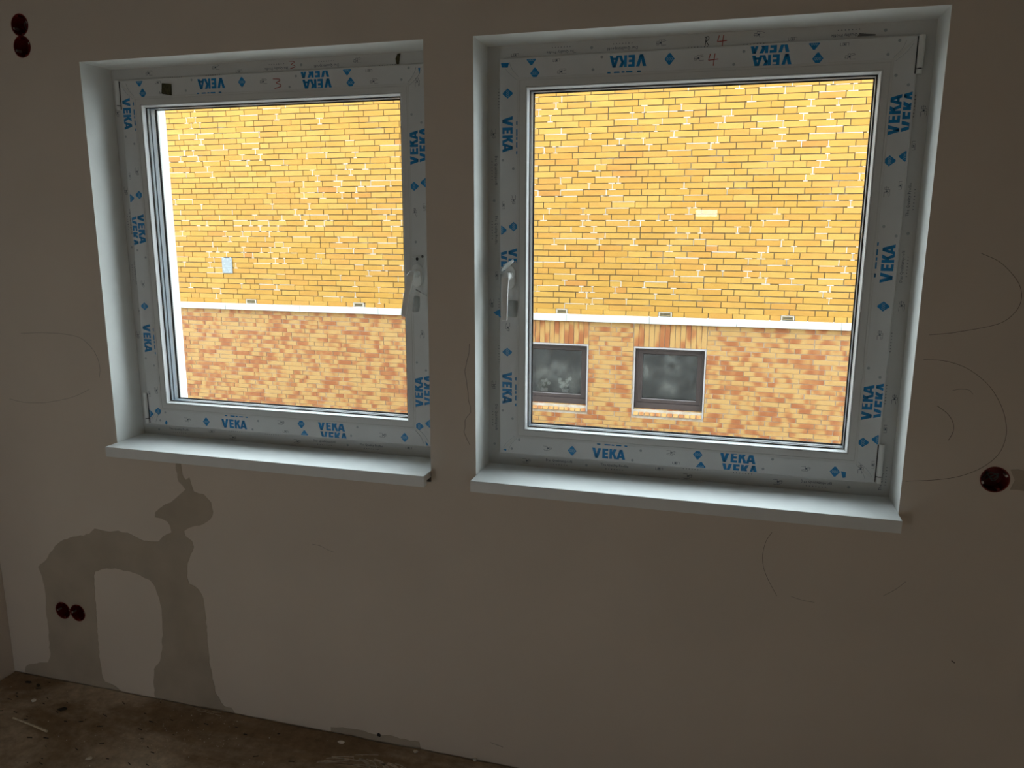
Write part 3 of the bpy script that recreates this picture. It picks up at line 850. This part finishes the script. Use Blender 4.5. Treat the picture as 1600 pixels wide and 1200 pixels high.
# dark foam pad stuck on the top rail of the left sash
tp = Bag().prism([(-1.8915, 2.2585), (-1.8545, 2.2545), (-1.8565, 2.2175), (-1.895, 2.2245)], .1145, .1187).obj('foam_pad', 'tape', W1[1], bevel=.001)
tp['label'] = 'dark olive square pad'
tab = Bag().prism([(-1.040, 2.280), (-1.033, 2.280), (-1.027, 2.311), (-1.036, 2.310), (-1.043, 2.296)], .134, .1372).obj('mounting_tab', 'tape', W1[2])
Bag().prism([(.286, 2.2835), (.330, 2.2835), (.330, 2.2865), (.305, 2.289), (.29, 2.291)], .1355, .1372).obj('mounting_tab', 'cut', W2[2])
# blue print scraps where the film folds in the corners
for pts_, W in (([(-.697, 2.262), (-.672, 2.262), (-.676, 2.249), (-.694, 2.250)], W2), ([(-.690, 1.072), (-.678, 1.074), (-.680, 1.066)], W2), ([(.338, 1.088), (.352, 1.086), (.352, 1.070), (.344, 1.068)], W2),
                ([(-2.000, 1.068), (-1.992, 1.079), (-1.988, 1.068), (-1.994, 1.061)], W1), ([(-.962, 1.078), (-.950, 1.064), (-.958, 1.062)], W1), ([(-.962, 2.262), (-.955, 2.262), (-.958, 2.245)], W1)):
    Bag().prism(pts_, .1180, .1186).obj('print_scrap', 'blue', W[1])
# film wrinkles in the corners, their faint shade drawn as flat grey ribbons
def corner_crease(W, cx, cz, dx, dz):
    for k, (o1, o2) in enumerate((((.054, .062), (.014, .020)), ((.060, .054), (.032, .012)))):
        P = [(cx + dx * o1[0], cz + dz * o1[1]), (cx + dx * ((o1[0] + o2[0]) / 2 - .005), cz + dz * (o1[1] + o2[1]) / 2), (cx + dx * o2[0], cz + dz * o2[1])]
        b = Bag()
        for q in ribbon2d(smooth_path(P, 4), .0009):
            b.prism(q, .1180, .1188)
        b.obj('painted_crease', 'greydot', W[1])
for W in (W1, W2):
    x0_, x1_, z0_, z1_ = W[3]
    for cx, dx in ((x0_, 1), (x1_, -1)):
        for cz, dz in ((z0_, 1), (z1_, -1)):
            corner_crease(W, cx, cz, dx, dz)

# marker numbers written on the frames by hand
def scribble(name, strokes, mat, parent, y, wd=.0022):
    b = Bag()
    for s in strokes:
        P = smooth_path(s, 4) if len(s) > 2 else s
        for q in ribbon2d(P, wd):
            b.prism(q, y - .0003, y + .0002)
    return b.obj(name, mat, parent)
def four(x, z, s=1.0):
    return [[(x - .008 * s, z + .014 * s), (x - .012 * s, z - .001 * s), (x - .010 * s, z - .003 * s), (x + .014 * s, z - .001 * s)], [(x + .004 * s, z + .014 * s), (x + .001 * s, z - .018 * s)]]
def three(x, z, s=1.0):
    return [[(x - .016 * s, z + .016 * s), (x + .006 * s, z + .014 * s), (x + .008 * s, z + .009 * s), (x - .005 * s, z + .003 * s), (x + .010 * s, z - .003 * s), (x + .010 * s, z - .009 * s), (x - .012 * s, z - .014 * s)]]
scribble('handwritten_four', four(-.0835, 2.2429), 'red', W2[1], .1183)
scribble('handwritten_four', four(-.063, 2.294, .95), 'red', W2[2], .1372)
scribble('handwritten_letter', [[(-.108, 2.282), (-.106, 2.305)], [(-.109, 2.304), (-.100, 2.306), (-.099, 2.298), (-.107, 2.294)], [(-.106, 2.294), (-.098, 2.282)]], 'black', W2[2], .1372, .0017)
scribble('handwritten_three', three(-1.451, 2.2375), 'red', W1[1], .1183)
scribble('handwritten_three', three(-1.405, 2.296, .75), 'red', W1[2], .1372, .0018)

# ------------------------------------------------------------------ the two sills
def sill(x0, x1, label):
    # nosed board, open underneath between nosing and wall
    prof = [(-.0596, ZS), (-.0596, ZS - .036), (-.038, ZS - .036), (-.036, ZS - .021), (.1372, ZS - .021), (.1372, ZS)]
    b = Bag()
    n = len(prof)
    e = .0008
    b.add([(x0 + e, y, z) for y, z in prof] + [(x1 - e, y, z) for y, z in prof],
          [tuple(range(n)), tuple(reversed(range(n, 2 * n)))] + [(i, (i + 1) % n, (i + 1) % n + n, i + n) for i in range(n)])
    o = b.obj('window_sill', 'sill', bevel=.0009)
    tag(o, label, 'window sill')
    Bag().box(x0 + .002, x1 - .002, .001, .137, ZS - .0365, ZS - .0212).obj('sill_bedding', 'dark', o)
    return o
sill(*L_WIN, 'white sill board under the left window, nosing past the wall')
sill(*R_WIN, 'white sill board under the right window, nosing past the wall')

# ------------------------------------------------------------------ the neighbouring brick building
YB = 6.24
house = empty('neighbouring_building', (-2.8, YB, -1.7))
tag(house, 'yellow and orange brick building seen through both windows', 'building')
INV = Matrix.Translation(house.location).inverted()
def hpar(o, p=house):
    o.parent = p
    if p is house: o.matrix_parent_inverse = INV
    return o
up_wall = hpar(Bag().box(-12.0, 8.0, YB + .006, YB + .3, .852, 4.6).obj('upper_wall', 'ymortar'))
# lower wall with the far windows left open
FW = [(-2.245, -1.507), (-.970, -.232)]
FZ0, FZ1 = -.185, .500
lb = Bag()
xs = [-12.0, FW[0][0], FW[0][1], FW[1][0], FW[1][1], 8.0]
for i in range(5):
    if i in (1, 3):
        lb.box(xs[i], xs[i + 1], YB + .006, YB + .3, -1.7, FZ0)
        lb.box(xs[i], xs[i + 1], YB + .006, YB + .3, FZ1, .772)
    else:
        lb.box(xs[i], xs[i + 1], YB + .006, YB + .3, -1.7, .772)
low_wall = hpar(lb.obj('lower_wall', 'omortar'))

def brick_mesh(w_, h_, d_=.012, seed=0):
    rn = random.Random(seed)
    j = lambda a: rn.uniform(-a, a)
    x, z = w_ / 2, h_ / 2
    # front corners slightly irregular
    v = [(-x + j(.0012), -d_ + .001, -z + j(.0012)), (x + j(.0012), -d_ + .001, -z + j(.0012)), (x + j(.0012), -d_ + .001, z + j(.0012)), (-x + j(.0012), -d_ + .001, z + j(.0012)),
         (-x, .001, -z), (x, .001, -z), (x, .001, z), (-x, .001, z)]
    e = .002
    k = [(v[0][0] + e, -d_, v[0][2] + e), (v[1][0] - e, -d_, v[1][2] + e), (v[2][0] - e, -d_, v[2][2] - e), (v[3][0] + e, -d_, v[3][2] - e)]
    v = v + k
    f = [(8, 9, 10, 11), (0, 1, 9, 8), (1, 2, 10, 9), (2, 3, 11, 10), (3, 0, 8, 11), (0, 4, 5, 1), (1, 5, 6, 2), (2, 6, 7, 3), (3, 7, 4, 0)]
    return v, f

CAMV = Vector((0, -2.24, 1.7806))
def px(x, z):
    d = Vector((x, YB, z)) - CAMV
    zz = d.dot(Vector(fw))
    return 800 + 1216.63 * d.dot(Vector(rt)) / zz, 600 - 1216.63 * d.dot(Vector(up)) / zz
def in_view(x, z):
    sx, sz = x / (YB + 2.24), (z - 1.7806) / (YB + 2.24)
    return (-.80 < sx < -.436 or -.252 < sx < .1405) and -.262 < sz < .166

def lay(rows, z_of, h_, name, mat, parent, unit, free, seed, head_p, d_=.012):
    """rows of bricks in a loose bond; returns the list (x, z, w)"""
    rn = random.Random(seed)
    L_, ph, last = [], 0, set()
    for r_ in rows:
        z = z_of(r_)
        ph = (ph + rn.choice((1, 1, 2, 3))) % 4
        x = -9.6 + ph * .25 * unit
        run = 0
        joints = set()
        while x < 4.0:
            head = rn.random() < head_p[min(run, len(head_p) - 1)]
            if round((x + (unit / 2 if head else unit)) / unit * 4) in last and run > 0 and run < 6:
                head = not head
            w_ = unit / 2 if head else unit
            run = 0 if head else run + 1
            segs = [(x, x + w_)]
            for a, b in free(z):            # bricks are cut to fit beside openings
                segs = [t for p, q in segs for t in ((p, min(q, a)), (max(p, b), q)) if t[1] - t[0] > .02]
            for p, q in segs:
                L_.append(((p + q) / 2, z, q - p - .0085))
            x += w_
            joints.add(round(x / unit * 4))
        last = joints
    # the 300 that show largest become bricks of their own
    vis = [b for b in L_ if in_view(b[0], b[1])]
    vis.sort(key=lambda b: -b[2] / (Vector((b[0], YB, b[1])) - CAMV).length_squared)
    own = set(vis[:300])
    rest = Bag()
    cache = {}
    for b in L_:
        x, z, w_ = b
        dy = rn.uniform(-.0012, .0012)
        if b in own:
            key = (round(w_, 3), rn.randrange(4))
            if key not in cache:
                cache[key] = mesh(name, *brick_mesh(w_, h_, d_, hash(key) % 1000))
            o = link(name, cache[key], mat, parent, (x, YB + .006 + dy, z))
            o.rotation_euler = (0, rn.uniform(-.003, .003), 0)
        else:
            v, f = brick_mesh(w_, h_, d_, rn.randrange(99))
            rest.add([(p[0] + x, p[1] + YB + .006 + dy, p[2] + z) for p in v], f)
    o = rest.obj(name + 's_beyond', mat, parent, fix=False)
    o['kind'] = 'stuff'
    return L_

# upper storey: yellow bricks, course 64.3 mm, joint line at z = 0.902
VENTS = [(-6.95, -6.85), (-5.81, -5.69), (-4.335, -4.225), (-3.05, -2.94), (-1.85, -1.75), (-.725, -.610), (.525, .630), (1.75, 1.85)]
CH = .06426
def z_up(r_): return .902 + CH * (r_ + .5) if r_ >= 0 else .877
def free_up(z):
    return [(a - .014, b + .014) for a, b in VENTS] if z < .9 else ()
ups = lay(range(-1, 57), z_up, CH - .0085, 'yellow_brick', 'ybrick', up_wall, .2485, free_up, 11, (.05, .12, .28, .35), .010)
# white lime on some of the joints
rn = random.Random(8)
lm = Bag()
# clusters, as on the photographed wall
cl = [(rn.uniform(-7, 1.6), rn.uniform(.9, 3.6), rn.uniform(.15, .5)) for _ in range(55)]
for x, z, w_ in ups:
    if not (-7.2 < x < 2 and z > .9): continue
    near = any(abs(x - a) < s * 1.6 and abs(z - c_) < s * .7 for a, c_, s in cl)
    p = .36 if near else .07
    if rn.random() < p:
        xe = x + w_ / 2 + .00425
        wd = rn.uniform(.004, .010)
        lm.box(xe - wd / 2, xe + wd / 2, YB - .0050, YB + .004, z - CH / 2 + .002, z + CH / 2 - .002)
        for s_ in (-1, 1):
            if rn.random() < .7:
                l_ = rn.uniform(.02, .09)
                zz = z + s_ * CH / 2
                lm.box(xe - l_ / 2, xe + l_ / 2, YB - .0050, YB + .004, zz - .0042, zz + .0042)
    if rn.random() < p * .4:
        zz = z + CH / 2
        lm.box(x - w_ / 2, x + w_ / 2, YB - .0050, YB + .004, zz - .0035, zz + .0035)
o = lm.obj('lime_bloom', 'lime', up_wall); o['kind'] = 'stuff'
# white band between the storeys, in lengths
seams = [-11.5, -9.4, -8.2, -7.1, -6.1, -5.05, -4.01, -2.95, -1.74, -.83, .074, 1.096, 2.2, 3.3, 4.5, 7.5]
for a, b in zip(seams[:-1], seams[1:]):
    hpar(Bag().box(a + .0012, b - .0012, YB - .040, YB + .006, .776, .851).obj('ledge', 'ledge', bevel=.0015))
for a, b in VENTS:
    v_ = empty('weep_vent')
    hpar(v_)
    c_ = (a + b) / 2
    ring(a, b, .862, .897, [(0, YB - .006), (.006, YB - .006), (.006, YB + .005), (0, YB + .005)]).obj('vent_frame', 'vent', v_)
    Bag().box(a + .004, b - .004, YB + .002, YB + .0055, .866, .893).obj('vent_back', 'gasket', v_)
    for k in range(2):
        Bag().box(a + .006, b - .006, YB - .004, YB + .003, .872 + .010 * k, .8755 + .010 * k).obj('vent_slat', 'vent', v_)
    lm = Bag().box(a - .012, a - .001, YB - .0075, YB + .004, .856, .900).box(b + .001, b + .012, YB - .0075, YB + .004, .856, .900).box(a - .012, b + .012, YB - .0075, YB + .004, .898, .904)
    lm.obj('vent_mortar', 'lime', v_)
# little notice plate
pl = hpar(Bag().box(-6.126, -5.980, YB - .016, YB - .009, 1.223, 1.413).obj('notice_plate', 'plate', bevel=.002))
pl['label'] = 'small pale metal plate on the yellow bricks'
b = Bag()
rn = random.Random(4)
for k in range(16):
    x_, z_ = rn.uniform(-6.11, -6.0), rn.choice((rn.uniform(1.345, 1.395), rn.uniform(1.235, 1.285)))
    for q in ribbon2d([(x_, z_), (x_ + rn.uniform(-.02, .02), z_ + rn.uniform(-.02, .02)), (x_ + rn.uniform(-.02, .03), z_ + rn.uniform(-.01, .02))], .004):
        b.prism(q, YB - .0168, YB - .016)
b.prism(ribbon2d([(-6.11, 1.31), (-6.00, 1.308)], .003)[0], YB - .0168, YB - .016)
b.obj('smudges', 'greydot', pl)

# lower storey: mottled bricks, course 52.6 mm
CL = .0526
def z_lo(r_): return .7726 - CL * (r_ + .5) + .0
SOL = [(-2.268, -1.492), (-.993, -.218)]     # columns of upright bricks over the far windows
def free_lo(z):
    return SOL if z > -.262 else ()
lay(range(0, 46), z_lo, CL - .0055, 'mottled_brick', 'obrick', low_wall, .2475, free_lo, 21, (.04, .06, .10, .15), .006)
rn = random.Random(9)
for (a, b) in SOL:
    n = 14
    wd = (b - a) / n
    me = [mesh('upright_brick', *brick_mesh(wd - .005, .772 - .521, .010, s)) for s in range(3)]
    for k in range(n):
        link('upright_brick', me[k % 3], 'obrick', low_wall, (a + wd * (k + .5), YB + .006 + rn.uniform(-.001, .001), (.772 + .519) / 2))
    # sloping sill bricks
    n = 12
    a2, b2 = a + .016, b - .016
    wd = (b2 - a2) / n
    for k in range(n):
        x0, x1 = a2 + wd * k + .0045, a2 + wd * (k + 1) - .0045
        pr = [(YB - .012, -.249), (YB - .014, -.244), (YB + .022, -.186), (YB + .060, -.180), (YB + .060, -.249)]
        bb = Bag().add([(x0, y, z) for y, z in pr] + [(x1, y, z) for y, z in pr], [(0, 1, 2, 3, 4), (9, 8, 7, 6, 5)] + [(i, i + 5, (i + 1) % 5 + 5, (i + 1) % 5) for i in range(5)])
        bb.obj('sill_brick', 'obrick', low_wall)

# the two far windows
for k, (a, b) in enumerate(FW):
    fwn = hpar(empty('building_window'))
    fwn['label'] = ('dusty dark window with white flowers behind it', 'dusty dark window, right one of two')[k]
    t = .014
    Bag().box(a - t, b + t, YB - .004, YB + .09, FZ1, FZ1 + t + .004).box(a - t, a, YB - .004, YB + .09, FZ0 - .064, FZ1).box(b, b + t, YB - .004, YB + .09, FZ0 - .064, FZ1).obj('trim_edge', 'opptrim', fwn)
    Bag().box(a, b, YB + .060, YB + .075, FZ0 - .01, FZ0 + .008).obj('sill_strip', 'opptrim', fwn)
    ring(a, b, FZ0 + .006, FZ1, [(0, YB + .062), (.03, YB + .062), (.034, YB + .07), (.034, YB + .13), (0, YB + .13)]).obj('window_frame', 'oppframe', fwn)
    Bag().box(a + .01, b - .01, YB + .052, YB + .064, FZ0 + .008, FZ0 + .070).obj('bottom_rail', 'oppframe', fwn)
    ring(a + .034, b - .034, FZ0 + .072, FZ1 - .03, [(0, YB + .07), (.034, YB + .07), (.042, YB + .08), (.042, YB + .12), (0, YB + .12)]).obj('window_sash', 'oppframe', fwn)
    Bag().box(a + .076, b - .076, YB + .066, YB + .069, FZ0 + .112, FZ0 + .1155).obj('drip_strip', 'opptrim', fwn)
    Bag().box(a + .070, b - .070, YB + .098, YB + .104, FZ0 + .112, FZ1 - .070).obj('window_pane', 'opppane', fwn)
    Bag().box(a - .05, b + .05, YB + .301, YB + .9, FZ0 - .1, FZ1 + .1).obj('dark_room', 'dark', fwn)
def plant(x, y, z, label, n=9, seed=0):
    t = empty('flowering_plant', (x, y, z))
    tag(t, label, 'plant')
    rn = random.Random(seed)
    tube([(0, 0, 0), (0, 0, .07)], [.030, .042], 14).obj('flower_pot', 'pot', t)
    for k in range(14):
        a_ = rn.uniform(0, 6.28); r_ = rn.uniform(.03, .085); h_ = rn.uniform(.08, .19)
        p0, p1 = Vector((0, 0, .06)), Vector((r_ * math.cos(a_), r_ * math.sin(a_) * .5, h_))
        mid = (p0 + p1) / 2 + Vector((0, 0, .03)); s_ = Vector((-math.sin(a_), math.cos(a_), 0)) * .013
        Bag().add([p0, mid - s_, p1, mid + s_], [(0, 1, 2, 3)]).obj('leaf', 'leaf', t, fix=False)
    for k in range(n):
        a_ = rn.uniform(0, 6.28); r_ = rn.uniform(.0, .08)
        c_ = (r_ * math.cos(a_), r_ * math.sin(a_) * .4, rn.uniform(.10, .2))
        b = Bag()
        for j in range(5):
            w_ = j * 6.28 / 5
            b.add([c_, (c_[0] + .02 * math.cos(w_ - .5), c_[1] - .006, c_[2] + .02 * math.sin(w_ - .5)), (c_[0] + .026 * math.cos(w_), c_[1] - .008, c_[2] + .026 * math.sin(w_)), (c_[0] + .02 * math.cos(w_ + .5), c_[1] - .006, c_[2] + .02 * math.sin(w_ + .5))], [(0, 1, 2, 3)])
        b.obj('flower', 'petal', t, fix=False)
    return t
hp = Bag().box(FW[0][0], FW[0][1], YB + .131, YB + .299, FZ0 + .05, FZ0 + .075)
o = hpar(hp.obj('inner_sill', 'opptrim'))
plant(-1.78, YB + .165, FZ0 + .076, 'white flowering pot plant behind the left far pane', 12, 1)
plant(-2.03, YB + .165, FZ0 + .076, 'smaller pale pot plant at the far pane\'s left edge', 4, 5)

tag(Bag().box(-12, 8, .36, 7, -1.9, -1.7).obj('courtyard_ground', 'paving'), 'pale paving strip between the two buildings', kind='structure')
# ------------------------------------------------------------------ things lying on the floor
st = tube([(-2.461, -.257, .006), (-2.37, -.270, .006), (-2.276, -.286, .006)], [.0038, .0034, .0045], 6).obj('wood_stick', 'wood')
tag(st, 'thin pale wooden stick lying on the dusty floor near the left wall', 'stick')
def lump(name, x, y, r_, mat, seed, flat=.6, lx=1.0, rot=0.0):
    r_ *= .72
    rn = random.Random(seed)
    b = bmesh.new()
    bmesh.ops.create_icosphere(b, subdivisions=1, radius=r_)
    for v in b.verts:
        v.co *= rn.uniform(.7, 1.25)
        v.co.z *= flat; v.co.x *= lx
    zmin = min(v.co.z for v in b.verts)
    for v in b.verts: v.co.z -= zmin
    me = bpy.data.meshes.new(name); b.to_mesh(me); b.free()
    o = link(name, me, mat, None, (x, y, .0002))
    o.rotation_euler = (0, 0, rot)
    return o
tag(lump('plaster_crumb', -2.482, -.148, .0105, 'crumb', 1, .9, 1.3, .4), 'white plaster crumb nearest the left wall, above the stick', 'crumb')
tag(lump('plaster_crumb', -1.235, -.049, .012, 'crumb', 3, .6, 1.6), 'pale plaster crumb on dark floor below the low filler strip', 'crumb')
tag(lump('plaster_crumb', -.962, -.024, .011, 'crumb', 4, .6, 1.4), 'grey crumb at the right end of the low filler strip', 'crumb')
tag(lump('plaster_crumb', -.752, -.010, .009, 'crumb', 5, .8), 'round white crumb at the wall foot, furthest right', 'crumb')
tag(lump('wood_chip', -2.336, -.161, .013, 'chip', 6, .35, 2.2, .5), 'dark curled wood chip between stick and wall', 'chip')
tag(lump('wood_chip', -2.610, -.053, .012, 'chip', 7, .3, 2.6, -.15), 'dark flat chip in the left floor corner', 'chip')
tag(lump('wood_chip', -2.555, -.060, .010, 'chip', 8, .3, 2.0, -.4), 'smaller dark chip right of the corner chip', 'chip')
tag(lump('plaster_crumb', -2.018, -.362, .012, 'crumb', 9, .5, 1.6, .6), 'flat pale crumb at the photo\'s lower edge left of centre', 'crumb')
rn = random.Random(12)
db = Bag()
for k in range(330):
    if k < 120: x, y = rn.gauss(-1.75, .14), -abs(rn.gauss(.18, .1))
    else: x, y = rn.uniform(-2.7, -.5), -rn.uniform(.02, 1.1)
    s_ = rn.uniform(.0008, .0028)
    a_ = rn.uniform(0, 3.1)
    v = [(x + s_ * math.cos(a_ + t) * rn.uniform(.7, 1.4), y + s_ * math.sin(a_ + t) * rn.uniform(.7, 1.4), .0001) for t in (0, 2.1, 4.2)] + [(x, y, s_ * 1.2)]
    db.add(v, [(0, 1, 2), (0, 1, 3), (1, 2, 3), (2, 0, 3)])
rn = random.Random(13)
ngrit = len(db.f)
for k in range(60):
    x, y = rn.uniform(-2.6, -1.3), -rn.uniform(.02, .45)
    a_ = rn.uniform(-.5, .5); l_ = rn.uniform(.006, .022); w_ = .0015
    c_, s_ = math.cos(a_), math.sin(a_)
    db.add([(x, y, .0003), (x + l_ * c_, y + l_ * s_, .0003), (x + l_ * c_ - w_ * s_, y + l_ * s_ + w_ * c_, .003), (x - w_ * s_, y + w_ * c_, .003)], [(0, 1, 2, 3)])
o = db.obj('floor_grit', ['crumb', 'chip'], fix=False)
for p in o.data.polygons[ngrit:]: p.material_index = 1
tag(o, 'fine plaster grit and dark splinters scattered over the floor', 'grit', kind='stuff')
# straw-like scraps at the wall foot
db = Bag()
for k in range(9):
    x = -1.86 + .012 * k; a_ = rn.uniform(-.5, .5)
    db.add(tube([(x, -.018 - .006 * (k % 3), .002), (x + .03 * math.cos(a_), -.018 + .02 * math.sin(a_) - .006 * (k % 3), .004)], .0009, 4).v, tube([(0, 0, 0), (1, 0, 0)], .001, 4).f)
tag(db.obj('straw_scraps', 'wood'), 'thin straw-coloured scraps by the grey plaster at the wall foot', 'scraps', kind='stuff')
# smeared plaster: brush-like arcs and drags dried on the floor
db = Bag()
rn = random.Random(15)
def floor_ribbon(pts, wd):
    for q in ribbon2d(smooth_path(pts, 5), wd):
        db.add([(x, y, .0004) for x, y in q] + [(x, y, .0) for x, y in q], [(0, 1, 2, 3), (0, 4, 5, 1), (1, 5, 6, 2), (2, 6, 7, 3), (3, 7, 4, 0)])
for k in range(7):
    c_x, c_y, r_ = -1.13 + .026 * k, -.19, .055 + .004 * (k % 3)
    floor_ribbon([(c_x + r_ * math.cos(t), c_y + 1.5 * r_ * math.sin(t)) for t in (-.9, -.2, .5, 1.1, 1.7)], rn.uniform(.004, .012))
for k in range(9):
    x, y = rn.uniform(-1.30, -1.15), -rn.uniform(.09, .17)
    floor_ribbon([(x, y), (x + .04, y + .012), (x + rn.uniform(.07, .12), y + .02)], rn.uniform(.002, .007))
tag(db.obj('plaster_smear', 'smear'), 'dried brush-like plaster smear on the floor below the low filler strip', 'smear', kind='stuff')

# ------------------------------------------------------------------ lamp on the rear wall (seen only as a mirror image in the right pane)
t = empty('wall_lamp', (-.24, Y0, 1.912))
tag(t, 'small rectangular work lamp mirrored in the right window pane', 'lamp')
Bag().box(-.105, .105, .0, .05, -.045, .045).obj('lamp_housing', 'cut', t, bevel=.004)
Bag().box(-.09, .09, .0505, .053, -.028, .028).obj('lamp_panel', 'glow', t)

# no stray temporary data
for c in list(bpy.data.curves):
    if c.users == 0: bpy.data.curves.remove(c)
